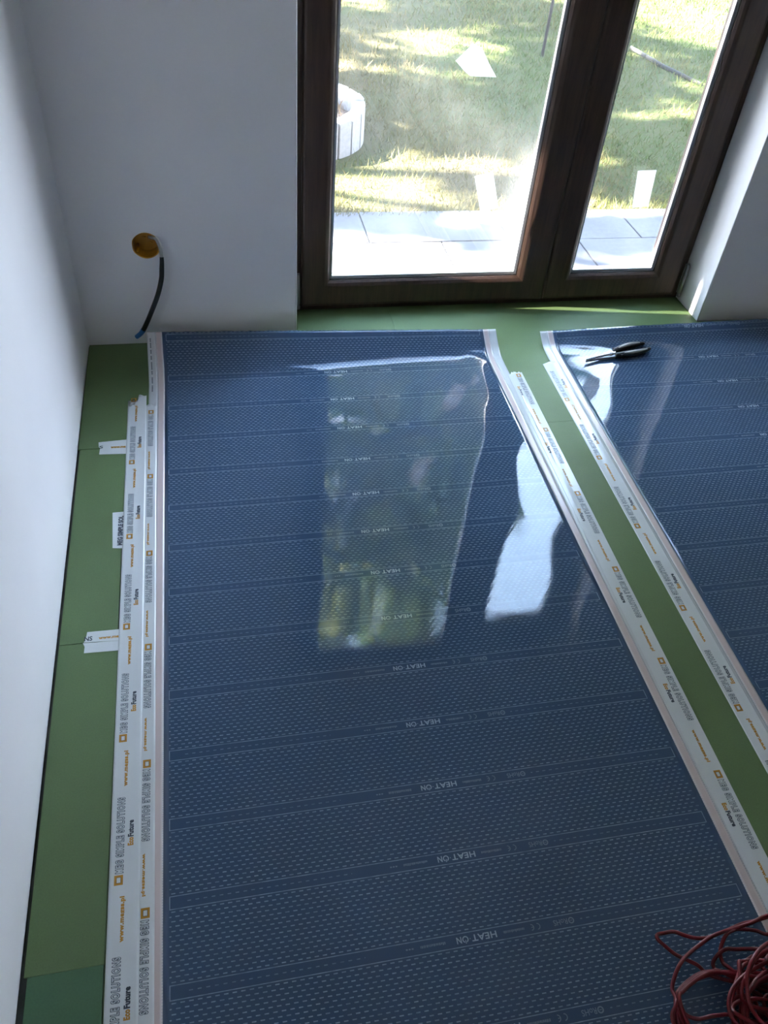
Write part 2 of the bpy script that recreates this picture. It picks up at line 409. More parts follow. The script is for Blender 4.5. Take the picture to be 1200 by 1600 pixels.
quad((-.28, WT, zl - .3), (OPL, WT, zl - .3), (OPL, WT, CEIL + .3), (-.28, WT, CEIL + .3)); quad((OPR, WT, zl - .3), (WX1 + .28, WT, zl - .3), (WX1 + .28, WT, CEIL + .3), (OPR, WT, CEIL + .3))
quad((OPL, WT, OPT), (OPR, WT, OPT), (OPR, WT, CEIL + .3), (OPL, WT, CEIL + .3))
bmesh.ops.remove_doubles(bm, verts=bm.verts, dist=1e-5); bmesh.ops.recalc_face_normals(bm, faces=bm.faces)
wb = tag(obj('wall_back', bm, M_wall), kind='structure')
# rounded plaster corner beads on both reveals
for i, (x, s) in enumerate(((OPL, -1), (OPR, 1))):
    b = bmesh.new(); tube(b, [(x + s * .0012, .0012, 0.0), (x + s * .0012, .0012, OPT)], .0028, 10)
    under(obj('corner_bead', b, M_wall, smooth=True), wb)

# underlay boards: parts of the floor, edges bevelled, small gaps between
def board(x0, x1, y0, y1, mat=None, z=0.0):
    b = boxo('underlay_board', (x0, x1, y0, y1, -.006 + z, z), mat or M_board, fl, bevel=.0006)
    return b
board(.0030, .9996, -.5215, -.0015); board(.0075, .1290, -1.1875, -.5225, z=-.0002); board(.0072, .1312, -1.8535, -1.1890)
board(.0125, .1305, -2.5185, -1.8539, M_board2); board(.0090, .1305, -3.185, -2.5195)
xs = (.1320, .9996); 
for a, b in ((-.6640, -.5220), (-1.328, -.6646), (-1.992, -1.3286), (-2.656, -1.9926), (-3.32, -2.6566)): board(xs[0], xs[1], a, b)
board(.6610, .9996, -.0009, .171)
for a, b in ((-.5290, .171), (-1.8600, -.5294), (-3.19, -1.8604)): board(1.0, 2.1200, a, b)
for a, b in ((-.8, -.0015), (-2.1, -.8006), (-3.4, -2.1006)):
    board(2.1206, 3.2, a, b); board(3.2006, 4.295, a, b)

# ------------------------------------------------------------------ French door
door = tag(empty('door_1', (1.39, .17, 0)), kind='structure')
FY = .150                                                       # inner face of the leaves
# fixed outer frame
under(obj('outer_frame', ring_sweep(OPL + .001, OPR - .001, -.020, OPT - .001, [(0, .176), (.046, .176), (.050, .180), (.050, .216), (0, .216)]), M_brown), door)
def leaf(x0, x1, z0, z1, wl, dusty, glass_rect):
    """one opening leaf: mitred profile, gasket, double glazing with spacer"""
    g0, g1, h0, h1 = glass_rect
    lf = empty('leaf', ((x0 + x1) / 2, FY, z0)); under(lf, door)
    bm = bmesh.new(); rows = []
    prof = [(0.0, .1), (0.0, 0.006), (.004, .0015), (.010, 0.0), (.80, 0.0), (.84, .0012), (.93, .006), (1.0, .013), (1.0, .020), (1.0, .068), (.30, .068)]
    out = []
    for i, (d, y) in enumerate(prof):
        # inset interpolates between the outer rectangle and the glass opening on each side
        k = d if d > .02 else None
        if k is None: r = (x0 + d, x1 - d, z0 + d, z1 - d)
        else: r = (x0 + (g0 - x0) * k, x1 + (g1 - x1) * k, z0 + (h0 - z0) * k, z1 + (h1 - z1) * k)
        yy = FY + (y if y != .1 else .055)
        rows.append([bm.verts.new(p) for p in ((r[0], yy, r[2]), (r[1], yy, r[2]), (r[1], yy, r[3]), (r[0], yy, r[3]))])
    n = len(rows)
    for i in range(n):
        a, b = rows[i], rows[(i + 1) % n]
        for k in range(4): bm.faces.new((a[k], a[(k + 1) % 4], b[(k + 1) % 4], b[k]))
    bmesh.ops.recalc_face_normals(bm, faces=bm.faces)
    under2 = lambda o: (setattr(o, 'parent', lf), setattr(o, 'matrix_parent_inverse', Matrix.Translation((-(x0 + x1) / 2, -FY, -z0))), o)[2]
    under2(obj('sash_frame', bm, M_brown))
    under2(obj('gasket', ring_sweep(g0 - .001, g1 + .001, h0 - .001, h1 + .001, [(0, FY + .0165), (.0035, FY + .0165), (.0035, FY + .0205), (0, FY + .0205)]), M_gasket))
    under2(obj('spacer_bar', ring_sweep(g0, g1, h0, h1, [(0, FY + .0245), (.011, FY + .0245), (.011, FY + .0385), (0, FY + .0385)]), M_spacer))
    under2(boxo('glass_pane', (g0, g1, FY + .0205, FY + .0243, h0, h1), M_glass_dusty if dusty else M_glass))
    under2(boxo('glass_pane', (g0, g1, FY + .0387, FY + .0425, h0, h1), M_glass))
    return lf, under2
ZB, ZT = .022, 2.045
lfa, ua = leaf(.694, 1.5655, ZB, ZT, 0, True, (.789, 1.459, .112, 1.950))
lfb, ub = leaf(1.5675, 2.088, ZB, ZT, 0, False, (1.661, 1.990, .112, 1.950))
def hinge(x, up_):
    b = bmesh.new(); box(b, x - .008, x + .008, .1435, .150, .035, .150, .002)
    up_(obj('hinge', b, M_hinge))
    b = bmesh.new(); tube(b, [(x, .1385, .036), (x, .1385, .148)], .0055, 10); tube(b, [(x, .1385, .024), (x, .1385, .034)], .0075, 10)
    up_(obj('hinge_pin', b, M_hinge, smooth=True))
hinge(.680, ua); hinge(2.104, ub)
# outside sill profile in pale metal
under(boxo('threshold', (OPL, OPR, .2165, .275, -.03, .012), M_spacer, bevel=.004), door)

# ------------------------------------------------------------------ outside ground
GZ = -.045
def mat_lawn():
    t = NT('lawn_soil'); f = t.noise(30, 6, .7); g = t.noise(1.1, 4); tc = t.n('TexCoord'); sp = t.n('SeparateXYZ'); t.t.links.new(tc.outputs['Object'], sp.inputs[0])
    dry = t.ramp(t.math('ADD', t.math('MULTIPLY', g, 1.4), t.math('MULTIPLY', sp.outputs[0], -.22)), .12, .62)
    c = t.mix(dry, C(.022, .036, .009), C(.046, .037, .020)); c = t.mix(t.ramp(f, .35, .7), c, C(.045, .039, .022))
    return t.done(t.principled(c, .95, t.bump(f, .8, .02), **{'Specular IOR Level': .05}))
M_lawn = mat_lawn()
v = []; fc = []; nx, ny = 90, 90
for j in range(ny + 1):
    for i in range(nx + 1):
        x = -12 + 34 * i / nx; y = .28 + 30 * (j / ny) ** 1.7
        z = GZ - .02 + (.012 * math.sin(3.1 * x + y) + .012 * math.sin(2.3 * y - x)) * min(1, max(0, (y - 1.1) * 2))
        v.append((x, y, z if y > .3 else GZ - .06))
for j in range(ny):
    for i in range(nx):
        a = j * (nx + 1) + i; fc.append((a, a + 1, a + nx + 2, a + nx + 1))
tag(pydata('lawn', v, fc, M_lawn, smooth=True), kind='structure')
# patio of large pale slabs
def mat_slab():
    t = NT('pale_grey_slab'); f = t.noise(60, 5, .65); g = t.noise(5, 4)
    c = t.mix(t.ramp(g, .3, .7), C(.066, .068, .075), C(.088, .090, .098)); c = t.mix(t.math('MULTIPLY', t.ramp(f, .4, .7), .4), c, C(.05, .05, .056))
    return t.done(t.principled(c, .85, t.bump(f, .4, .002), **{'Specular IOR Level': .12}))
M_slab = mat_slab()
pat = tag(empty('patio', (1.4, .66, GZ)), kind='structure')
under(boxo('patio_bed', (-4, 8, .272, 1.035, GZ - .12, GZ - .008), simple('sand_joint', (.16, .15, .13), .95)), pat)
for r, (ya, yb, ox) in enumerate(((.7475, 1.03, 2.245), (.285, .7415, 1.945))):
    for k in range(-9, 9):
        x0 = ox + .6 * k
        dz = random.uniform(-.0012, .0012)
        under(boxo('paving_slab', (x0 + .003, x0 + .597, ya, yb, GZ - .04 + dz, GZ + .004 + dz), M_slab, bevel=.003), pat)
# grass blades: one mass, nobody counts it
def blades():
    n = 150000
    y = 1.0 + 7.5 * rng.random(n) ** 1.9; x = -1.0 + 8.5 * rng.random(n)
    keep = rng.random(n) < np.clip(1.35 - .25 * np.abs(x - (1.4 + (y - 1) * .45)), .15, 1)
    d2 = (x - .86) ** 2 + (y - 1.98) ** 2; keep &= d2 > .40 ** 2
    patch = np.sin(x * 2.1 + 1.3) * np.sin(y * 1.7 + .6) + .6 * np.sin(x * 5.3 + y * 3.9); keep &= rng.random(n) < np.clip(.75 + .35 * patch + .12 * (x - 1.5), .12, 1)
    x, y = x[keep], y[keep]; n = len(x)
    near_edge = (y < 1.15)
    h = (.018 + .035 * rng.random(n) ** 2) * np.where(near_edge, 1.4, 1.0) * (1 + .08 * (y - 1)); w = (.0016 + .0016 * rng.random(n)) * (1 + .16 * (y - 1))
    a = rng.random(n) * 2 * PI; lean = (.2 + .9 * rng.random(n)) * h; b = rng.random(n) * 2 * PI
    z0 = GZ - .022 + (.012 * np.sin(3.1 * x + y) + .012 * np.sin(2.3 * y - x)) * np.clip((y - 1.1) * 2, 0, 1)
    P = np.zeros((n, 3, 3)); ca, sa_ = np.cos(a) * w, np.sin(a) * w
    P[:, 0] = np.stack([x - ca, y - sa_, z0], -1); P[:, 1] = np.stack([x + ca, y + sa_, z0], -1)
    P[:, 2] = np.stack([x + np.cos(b) * lean, y + np.sin(b) * lean, z0 + h], -1)
    me = bpy.data.meshes.new('grass'); me.vertices.add(3 * n); me.vertices.foreach_set('co', P.reshape(-1))
    me.loops.add(3 * n); me.loops.foreach_set('vertex_index', np.arange(3 * n, dtype=np.int32))
    me.polygons.add(n); me.polygons.foreach_set('loop_start', np.arange(0, 3 * n, 3, dtype=np.int32))
    me.update(); return me
def mat_leafy(name, cols, rough=.6, trans=.35, patch=None, spec=.15):
    t = NT(name); g = t.n('NewGeometry'); cr = t.n('ValToRGB'); e = cr.color_ramp
    e.elements[0].color = C(*cols[0]); e.elements[1].color = C(*cols[-1])
    for i, c in enumerate(cols[1:-1]): el = e.elements.new((i + 1) / (len(cols) - 1)); el.color = C(*c)
    f = g.outputs['Random Per Island']
    if patch: 
        n = t.noise(patch, 3); tc = t.n('TexCoord'); sp = t.n('SeparateXYZ'); t.t.links.new(tc.outputs['Object'], sp.inputs[0])
        f = t.math('ADD', t.math('MULTIPLY', f, .40), t.math('ADD', t.math('MULTIPLY', n, 1.2), t.math('SUBTRACT', .12, t.math('MULTIPLY', sp.outputs[0], .15))))
        f = t.math('MINIMUM', t.math('MAXIMUM', f, 0.0), 1.0)
    t.t.links.new(f, cr.inputs[0])
    d = t.principled(cr.outputs[0], rough, **{'Specular IOR Level': spec}); tl = t.n('BsdfTranslucent'); t.t.links.new(cr.outputs[0], tl.inputs[0])
    a = t.n('MixShader'); a.inputs[0].default_value = trans; t.t.links.new(d, a.inputs[1]); t.t.links.new(tl.outputs[0], a.inputs[2])
    return t.done(a.outputs[0])
tag(link('grass', blades(), mat_leafy('grass_blades', [(.022, .045, .008), (.036, .056, .012), (.066, .060, .022), (.090, .072, .038)], patch=1.0)), label='short patchy lawn grass, partly dried to straw', cat='grass', kind='stuff')

# curved raised bed of concrete palisades
bed = tag(empty('flower_bed', (.855, 2.00, GZ)), 'small round flower bed edged with pale concrete palisades on the lawn', 'flower bed')
M_conc = simple('pale_concrete', (.17, .168, .17), .85, var=.14, scale=50, bump=.5)
M_earth = simple('dry_brown_earth', (.07, .045, .03), .95, var=.45, scale=50, bump=.9)
NB = 25; RB = .345
for i in range(NB):
    a = 2 * PI * (i + .5) / NB; w = 2 * RB * math.tan(PI / NB) - .004; dz = random.uniform(-.008, .008)
    b = bmesh.new(); box(b, -.032, .032, -w / 2, w / 2, -.06, .150 + dz, .005)
    bmesh.ops.transform(b, matrix=Matrix.Translation((RB * math.cos(a), RB * math.sin(a), 0)) @ Matrix.Rotation(a + random.uniform(-.05, .05), 4, 'Z'), verts=b.verts)
    obj('edging_block', b, M_conc, bed)
b = bmesh.new(); prev = None; cen = b.verts.new((0, 0, .10)); rings = []
for k, (r, z) in enumerate(((.12, .095), (.24, .085), (.315, .07))):
    rings.append([b.verts.new((r * math.cos(2 * PI * i / 40), r * math.sin(2 * PI * i / 40), z + random.uniform(-.012, .012))) for i in range(40)])
for i in range(40):
    j = (i + 1) % 40; b.faces.new((cen, rings[0][i], rings[0][j]))
    for k in range(2): b.faces.new((rings[k][i], rings[k + 1][i], rings[k + 1][j], rings[k][j]))
obj('soil', b, M_earth, bed, True)
n = 420; P = []; F = []
for i in range(n):
    r = .31 * math.sqrt(random.random()); a = random.random() * 2 * PI; h = random.uniform(.02, .09); w = random.uniform(.0015, .004); t = random.random() * 2 * PI
    x, y = r * math.cos(a), r * math.sin(a); k = len(P); l = random.uniform(.2, 1.1) * h; q = random.random() * 2 * PI
    P += [(x - w * math.cos(t), y - w * math.sin(t), .07), (x + w * math.cos(t), y + w * math.sin(t), .07), (x + l * math.cos(q), y + l * math.sin(q), .08 + h)]; F.append((k, k + 1, k + 2))
dp = pydata('dry_stems', P, F, mat_leafy('dry_stems_brown', [(.09, .05, .03), (.15, .09, .055), (.19, .15, .085)]), bed); dp['kind'] = 'stuff'

# thin stake and dark pole on the lawn
b = bmesh.new(); tube(b, [(2.735, 3.50, GZ - .06), (2.745, 3.51, .3), (2.775, 3.53, .8), (2.80, 3.55, 1.25)], [.011, .010, .009, .008], 8)
st = tag(obj('garden_stake', b, simple('weathered_stake', (.012, .010, .008), .95), smooth=True), 'thin dark upright stake standing in the lawn', 'stake')
b = bmesh.new(); tube(b, [(3.43, 3.62, GZ + .002), (3.50, 3.22, GZ - .004), (3.585, 2.845, GZ)], .013, 8)
tag(obj('garden_pole', b, simple('dark_pole', (.006, .006, .005), .95), smooth=True), 'straight dark pole lying on the green lawn', 'pole')

# trees beyond the lawn and one to the side of the house (their shade dapples the lawn, the film mirrors them)
M_bark = simple('tree_bark', (.10, .075, .055), .9, var=.4, scale=18, bump=.8)
def tree(loc, height, crown, nleaf, size, cols, label, seed, trunk_r=.16):
    r = np.random.default_rng(seed); rt = tag(empty('tree', loc), label, 'tree', 'trees around the lawn')
    bmt = bmesh.new(); top = Vector((r.uniform(-.3, .3), r.uniform(-.3, .3), height * .82))
    tube(bmt, catmull([(0, 0, -.3), (r.uniform(-.1, .1), r.uniform(-.1, .1), height * .3), (top.x * .6, top.y * .6, height * .6), tuple(top)], 5), [trunk_r * (1 - .8 * i / 15) for i in range(16)], 9)
    for (cx, cy, cz, rx, ry, rz) in crown:
        z0 = min(cz * .55, height * .5)
        tube(bmt, catmull([(top.x * z0 / height * .6, top.y * z0 / height * .6, z0), (cx * .5, cy * .5, (z0 + cz) / 2), (cx, cy, cz)], 4), [trunk_r * .35 * (1 - .1 * i) for i in range(9)], 6)
    obj('trunk', bmt, M_bark, rt, True)
    vol = np.array([c[3] * c[4] * c[5] for c in crown]) ** .75; vol /= vol.sum()
    pts = []
    for c, w in zip(crown, vol):
        k = int(nleaf * w); nc = max(6, k // 55)
        d = r.normal(size=(nc, 3)); d /= np.linalg.norm(d, axis=1)[:, None]; rad = r.random(nc) ** .35
        cl = d * rad[:, None] * np.array(c[3:]) + np.array(c[:3])
        p = cl[r.integers(0, nc, k)] + r.normal(size=(k, 3)) * .062 * (np.array(c[3:]) + .8); pts.append(p)
    p = np.concatenate(pts); n = len(p)
    a = r.normal(size=(n, 3)); a /= np.linalg.norm(a, axis=1)[:, None]; b_ = np.cross(a, r.normal(size=(n, 3))); b_ /= np.linalg.norm(b_, axis=1)[:, None]
    s = size * (.6 + .8 * r.random(n))[:, None]
    Q = np.stack([p - a * s, p + b_ * s * .45, p + a * s, p - b_ * s * .45], 1)
    me = bpy.data.meshes.new('foliage'); me.vertices.add(4 * n); me.vertices.foreach_set('co', Q.reshape(-1))
    me.loops.add(4 * n); me.loops.foreach_set('vertex_index', np.arange(4 * n, dtype=np.int32))
    me.polygons.add(n); me.polygons.foreach_set('loop_start', np.arange(0, 4 * n, 4, dtype=np.int32)); me.update()
    f = link('foliage', me, mat_leafy('leaves_%d' % seed, cols), rt); f['kind'] = 'stuff'
    return rt
G1 = [(.030, .065, .018), (.07, .125, .035), (.24, .27, .09)]; G2 = [(.035, .075, .03), (.075, .14, .05), (.22, .27, .10)]
tree((1.6, 11.6, GZ), 15.5, [(0, 0, 8, 2.5, 2.4, 2.6), (-1.8, .3, 10.5, 2.4, 2.2, 2.6), (.6, 0, 12.3, 2.0, 2.0, 2.4), (.2, .4, 15, 1.9, 1.9, 2.2), (-2.2, .5, 13.8, 1.8, 1.8, 2.2), (.6, 0, 5.6, 1.8, 1.8, 1.7)], 30000, .17, G1, 'tall broad dark tree straight beyond the lawn', 3)
tree((-5.2, 13.5, GZ), 14.5, [(0, 0, 8, 2.6, 2.4, 3.2), (.8, .2, 11.5, 2.4, 2.2, 3.0), (-1.4, 0, 12.5, 2.0, 2.0, 2.5), (.4, 0, 15, 1.9, 1.9, 2.0)], 12000, .16, G2, 'tall yellower tree behind the flower bed', 4)
tree((6.1, 12.2, GZ), 15.0, [(-.6, 0, 7.2, 2.0, 1.8, 2.4), (-.9, 0, 10.2, 1.9, 1.8, 2.2), (-.6, .2, 13.2, 2.0, 1.8, 2.3), (-1.0, .3, 16, 1.7, 1.5, 1.8), (1.3, .3, 9.4, .8, .8, 1.3)], 30000, .17, G2, 'tall olive green tree beyond the dark pole', 5)
SHADE = [(0, 1.9, 4.7, 1.3, 1.7, 1.5), (0, -.2, 5.95, 1.2, 1.2, .95), (.4, .6, 3.9, .9, .8, .5), (-.2, -2.1, 6.7, .8, .6, .5), (0, 1.0, 5.6, .9, .8, .7), (.5, -1.38, 4.98, .34, .36, .44), (.45, -1.36, 5.05, .36, .36, .40), (.55, -1.38, 5.3, .4, .36, .5), (.45, -1.3, 5.9, .5, .4, .5), (.2, -.5, 4.5, .7, .5, .45)]  # unseen crown; clumps placed to keep sun off the reveal and dapple the ground
tree((-5.2, 2.4, GZ), 6.5, SHADE, 6500, .13, G1, 'low spreading tree beside the house shading the patio', 6, .14)

# ------------------------------------------------------------------ wall box and cable
jb = tag(empty('junction_box', BOXC), 'round orange flush wall box set in the white wall', 'wall box')
M_orange = simple('orange_plastic', (.50, .25, .012), .4, var=.18, scale=25)
b = bmesh.new(); prof = [(.0420, -.0010), (.0420, .0006), (.0378, .0006), (.0372, .045), (.0, .047)]; prof[0] = (.0405, -.0012); prof[1] = (.0375, -.0012); prof[2] = (.0368, .004)
rr = [[b.verts.new((r * math.cos(2 * PI * i / 32) * (1 + .02 * math.sin(5 * i)), y, r * math.sin(2 * PI * i / 32))) for i in range(32)] for r, y in prof[:-1]]
c0 = b.verts.new((0, .047, 0))
for i in range(32):
    j = (i + 1) % 32
    for k in range(3): b.faces.new((rr[k][i], rr[k][j], rr[k + 1][j], rr[k + 1][i]))
    b.faces.new((rr[3][i], rr[3][j], c0))
bmesh.ops.recalc_face_normals(b, faces=b.faces)
for f in b.faces: f.normal_flip() if f.normal.y > 0 else None
obj('cup', b, M_orange, jb)
for k, (a, r) in enumerate(((.6, .031), (3.7, .031))):
    b = bmesh.new(); tube(b, [(r * math.cos(a), .0, r * math.sin(a)), (r * math.cos(a), .044, r * math.sin(a))], .0042, 8); obj('screw_post', b, M_orange, jb, True)
for (xx, zz, l) in ((-.012, .006, .012), (.008, -.012, .010)):
    b = bmesh.new(); tube(b, [(xx, .0462, zz), (xx + l, .0462, zz - .001)], .0022, 6); obj('knockout_rib', b, M_orange, jb, True)
ec = tag(empty('electrical_cable', (.247, -.02, .35)), 'black sleeved cable with blue taped end hanging from the orange wall box', 'cable')
path = catmull([(.226, .038, .338), (.236, .012, .348), (.2475, -.008, .3525), (.2560, -.026, .338), (.2585, -.038, .312), (.2555, -.046, .280), (.2500, -.051, .245), (.2340, -.054, .196), (.2085, -.050, .137), (.1840, -.040, .083), (.1690, -.034, .057), (.1520, -.031, .0410)], 8)
i1, i2 = 34, 76
b = bmesh.new(); tube(b, path[:i1 + 1], [.0050] * (i1 + 1), 10); under(obj('grey_sheath', b, simple('grey_sheath_plastic', (.42, .42, .41), .5), smooth=True), ec)
off = [Vector(p) + Vector((.0045, -.0022, .004)) for p in path[2:26]]
b = bmesh.new(); tube(b, off, .0023, 7); under(obj('white_wire', b, simple('white_wire_plastic', (.75, .74, .72), .45), smooth=True), ec)
b = bmesh.new(); q = path[i1 - 2:i2 + 1]; tube(b, q, [.0060 + .0014 * math.sin(PI * min(1, i / 12) / 2) for i in range(len(q))], 12); under(obj('black_sleeve', b, simple('black_sleeve_plastic', (.012, .012, .014), .38), smooth=True), ec)
b = bmesh.new(); q = path[i2 - 1:]; tube(b, q, [.0082 - .0001 * i for i in range(len(q))], 10); under(obj('blue_tape_end', b, simple('blue_tape', (.03, .17, .50), .4), smooth=True), ec)

# ------------------------------------------------------------------ heating films
LAB = ['glossy dark blue heating film sheet between the wall-side tapes and the red cable',
       'glossy dark blue heating film sheet carrying the pliers']
for k in range(2):
    root = tag(empty('heating_film', (FILMS[k]['x0'] + .5, -1.5, 0)), LAB[k], 'heating film', 'heating film sheets on the underlay')
    inv = Matrix.Translation(root.location).inverted()
    W = FILMS[k]['w']
    parts = [strip_mesh('carbon_sheet', k, 0.0, W, 90, 0.0, M_film, None, .0003, .0008),
             strip_mesh('copper_strip', k, -.0205, 0.0, 5, .00012, M_copper, None, .0003), strip_mesh('copper_strip', k, W, W + .0205, 5, .00012, M_copper, None, .0003),
             strip_mesh('clear_margin', k, -.0460, -.0205, 5, 0.0, M_margin, None, .0003), strip_mesh('clear_margin', k, W + .0205, W + .0460, 5, 0.0, M_margin, None, .0003)]
    for o in parts: o.parent = root; o.matrix_parent_inverse = inv
    uc = .5250
    for i in range(-1, 16):
        v0 = FILMS[k]['band'] - BAND * i - BAND_H / 2
        if v0 - .010 < -2.4: break
        if v0 > END: continue
        fn = lambda a, c, v0=v0, k=k: film_pt(k, uc - a, v0 - c, .00025)      # printed to be read from the door
        if v0 + .004 > END: continue
        p = Print()
        p.text('HEAT', -.0355, .0090, 0, .0108, 0, .02, 1.05)
        p.rect(.0115, .0128, -.0008, .0008, 0)
        p.arc(.0205, 0, .0046, .0018, 2.0, 2.0 + 5.5, 0); p.rect(.0198, .0210, .001, .0068, 0)
        p.text('N', .0275, .0362, 0, .0108, 0, .02)
        p.text('RoHS', -.1660, -.1400, 0, .0095, 1, .01); p.arc(-.1730, 0, .0044, .0022, 0, 2 * PI, 1); p.rect(-.1752, -.1708, -.0006, .0006, 1)
        p.arc(-.1100, 0, .0048, .0014, PI * .5, PI * 1.5, 1); p.arc(-.0985, 0, .0048, .0014, PI * .5, PI * 1.5, 1); p.rect(-.1030, -.0990, -.0006, .0006, 1)
        # illegible small print shows as fine strokes
        for s0, s1 in ((-.0860, -.0480), (.0560, .1000)):
            x = s0
            while x < s1:
                w = random.uniform(.0008, .0022); p.rect(x, x + w, -.0022, random.uniform(.001, .0026), 1); x += w + .0009
        for q in range(3): p.rect(.112 + q * .005, .1152 + q * .005, -.0012, .0012, 1)
        o = p.lay('printed_lettering', fn, [M_ink_print, M_ink_faint], root); o.matrix_parent_inverse = inv
    if k == 0:
        p = Print(); x = .0
        for w_, g_ in ((.006, .004), (.010, .005), (.007, .006), (.006, .007), (.015, .004), (.006, .009), (.016, .007), (.022, 0)):
            for q in np.arange(0, w_, .0028): p.rect(x + q, x + q + .0018, -.0020, .0020, 0)
            x += w_ + g_
        o = p.lay('margin_print', lambda a, c: film_pt(0, -.0360 + c, END - .018 - a * 1.35, .00035), [M_ink_dark], root); o.matrix_parent_inverse = inv

# ------------------------------------------------------------------ tapes
PER = .2825
def tape(label, x0, sa, half, y_top, y_bot, lift, marks, rev, group='long printed tapes along the films', torn=None, cat='adhesive tape', logo_shift=0.0, name='adhesive_tape', amber_thin=False, crease=None):
    """tape along y; its centre line is x0 + sa*y. marks: y of one printed logo. rev: print runs towards the camera."""
    root = tag(empty(name, (x0, (y_top + y_bot) / 2, 0)), label, cat, group); inv = Matrix.Translation(root.location).inverted()
    ys = np.concatenate([np.arange(y_top, max(y_bot, -.6), -.012), np.arange(max(y_bot, -.6), y_bot, -.05), [y_bot]]) if y_bot < -.65 else np.linspace(y_top, y_bot, 12)
    us = np.linspace(-half, half, 61 if crease else 13); U, Y = np.meshgrid(us, ys); Y = Y.copy()
    if torn: Y[0] = [y_top + torn(u) for u in us]; Y[1] = np.minimum(Y[1], Y[0] - .003)
    X = x0 + sa * Y + U
    def top(x, y):
        z = floor_z(x, y) + lift
        if crease:                                                     # a pinched ridge in the tape
            u = x - x0 - sa * y; ya, yb, ua_, ub_ = crease; t = np.clip((y - ya) / (yb - ya), 0, 1)
            z = z + .0024 * np.sin(PI * t) ** .5 * np.exp(-((u - ua_ - (ub_ - ua_) * t - .0012 * np.sin(y * 60)) / .0013) ** 2)
        return z
    Z = top(X, Y); nu = len(us)
    F = [(j * nu + i, (j + 1) * nu + i, (j + 1) * nu + i + 1, j * nu + i + 1) for j in range(len(ys) - 1) for i in range(nu - 1)]
    o = pydata('tape_strip', np.stack([X, Y, Z], -1).reshape(-1, 3).tolist(), F, M_tape, root, True); o.matrix_parent_inverse = inv
    s = o.modifiers.new('thickness', 'SOLIDIFY'); s.thickness = .00015; s.offset = -1
    sg = -1 if rev else 1
    k = -12
    while k < 14:
        yl = marks + PER * k; k += 1
        def fn(a, c, yl=yl):
            y = yl + sg * a; x = x0 + sa * y - sg * c
            return np.stack([x, y, top(x, y) + .0002], -1)
        def ok(a0, a1):
            lo, hi = sorted((yl + sg * a0, yl + sg * a1)); return lo > y_bot + .002 and hi < y_top - .004
        ends = lambda a0, a1: ok(a0, a1)
        c0 = .0015
        if ends(-.009, .009):
            p = Print(); p.frame(-.0088, .0088, c0 + .001, c0 + .0160, .0036, 0); p.frame(-.0052, .0052, c0 + .0046, c0 + .0124, .0007, 1)
            q = p.lay('printed_logo', fn, [M_ink_amber, M_ink_dark], root); q.matrix_parent_inverse = inv
        if ends(.0115, .155):
            p = Print()
            p.text('MEG SIMPLE SOLUTIONS', .0115, .1560, c0 + .0078, .0148, 0, .088, 1.32); p.text('MEG SIMPLE SOLUTIONS', .0122, .1553, c0 + .0078, .0124, 1, .010, 1.32, z=.0001)
            q = p.lay('brand_lettering', fn, [M_ink_dark, M_ink_fill], root); q.matrix_parent_inverse = inv
        if ends(.178, .255):
            p = Print(); p.text('www.megss.pl', .1780, .2540, c0 + (.0005 if not amber_thin else .0048), .0104 if not amber_thin else .0078, 0, .058, 1.12)
            q = p.lay('web_lettering', fn, [M_ink_amber], root); q.matrix_parent_inverse = inv
        if ends(.060, .110):
            p = Print(); p.text('Eco', .0600, .0755, c0 - .0105, .0104, 0, .062, 1.08); p.text('Future', .0765, .1085, c0 - .0105, .0104, 1, .055, 1.06)
            q = p.lay('slogan_lettering', fn, [M_ink_amber, M_ink_dark], root); q.matrix_parent_inverse = inv
    return root
def torn_a(u): return (-.046 + .006 * math.sin(u * 400)) if u < -.006 else (-.030 if u < .002 else .004 * math.sin(u * 220))
# long tapes: B lies under A
tape('white amber-printed tape along the film edge, half covered by the outer tape near the wall', .1845, -.0006, .0255, -.335, -3.2, .0006, -.936, True, torn=lambda u: .004 * math.sin(u * 300), amber_thin=True)
tape('outermost white printed tape joining the green boards near the wall', .1540, -.0032, .0262, -.286, -3.2, .0010, -1.155, False, torn=torn_a)
tape('white printed tape on the edge of the wall-side film, along the bare green strip', 1.3405, .0155, .0252, -.258, -3.2, .0008, -1.129, True, crease=(-.33, -.70, -.0150, -.0100), torn=lambda u: -.006 * (u > 0) - .02 * max(0, -u / .025) + .003 * math.sin(u * 500))
tape('white printed tape on the edge of the film that carries the pliers', 1.4765, .0130, .0255, -.214, -3.2, .0008, -1.271, False, torn=lambda u: -.012 * max(0, -u / .025))
# short patches
def patch(label, corners, lift, prints=(), group='short tape patches near the wall'):
    cx = sum(c[0] for c in corners) / len(corners); cy = sum(c[1] for c in corners) / len(corners)
    root = tag(empty('tape_patch', (cx, cy, 0)), label, 'adhesive tape', group); inv = Matrix.Translation(root.location).inverted()
    o = pydata('tape_strip', [(c[0], c[1], lift) for c in corners], [tuple(range(len(corners)))], M_tape, root); o.matrix_parent_inverse = inv
    s = o.modifiers.new('thickness', 'SOLIDIFY'); s.thickness = .0002; s.offset = 0
    for pr, fn in prints: q = pr.lay('printed_lettering', fn, [M_ink_amber, M_ink_dark], root); q.matrix_parent_inverse = inv
p1 = Print(); p1.text('www.me', .0, .040, 0, .0085, 0, .05); p1b = Print(); p1b.text('S', -.030, -.020, .004, .012, 1, .03)
patch('short white tape patch across the wall-side board near the torn tape end', [(.0590, -.5478), (.1340, -.5520), (.1340, -.4900), (.0550, -.4950), (.0565, -.515), (.0600, -.523)], .0004,
      [(p1, lambda a, c: np.stack([.088 + a, -.521 + c - .02 * a, 0 * a + .0007], -1)), (p1b, lambda a, c: np.stack([.088 + a, -.521 + c, 0 * a + .0007], -1))])
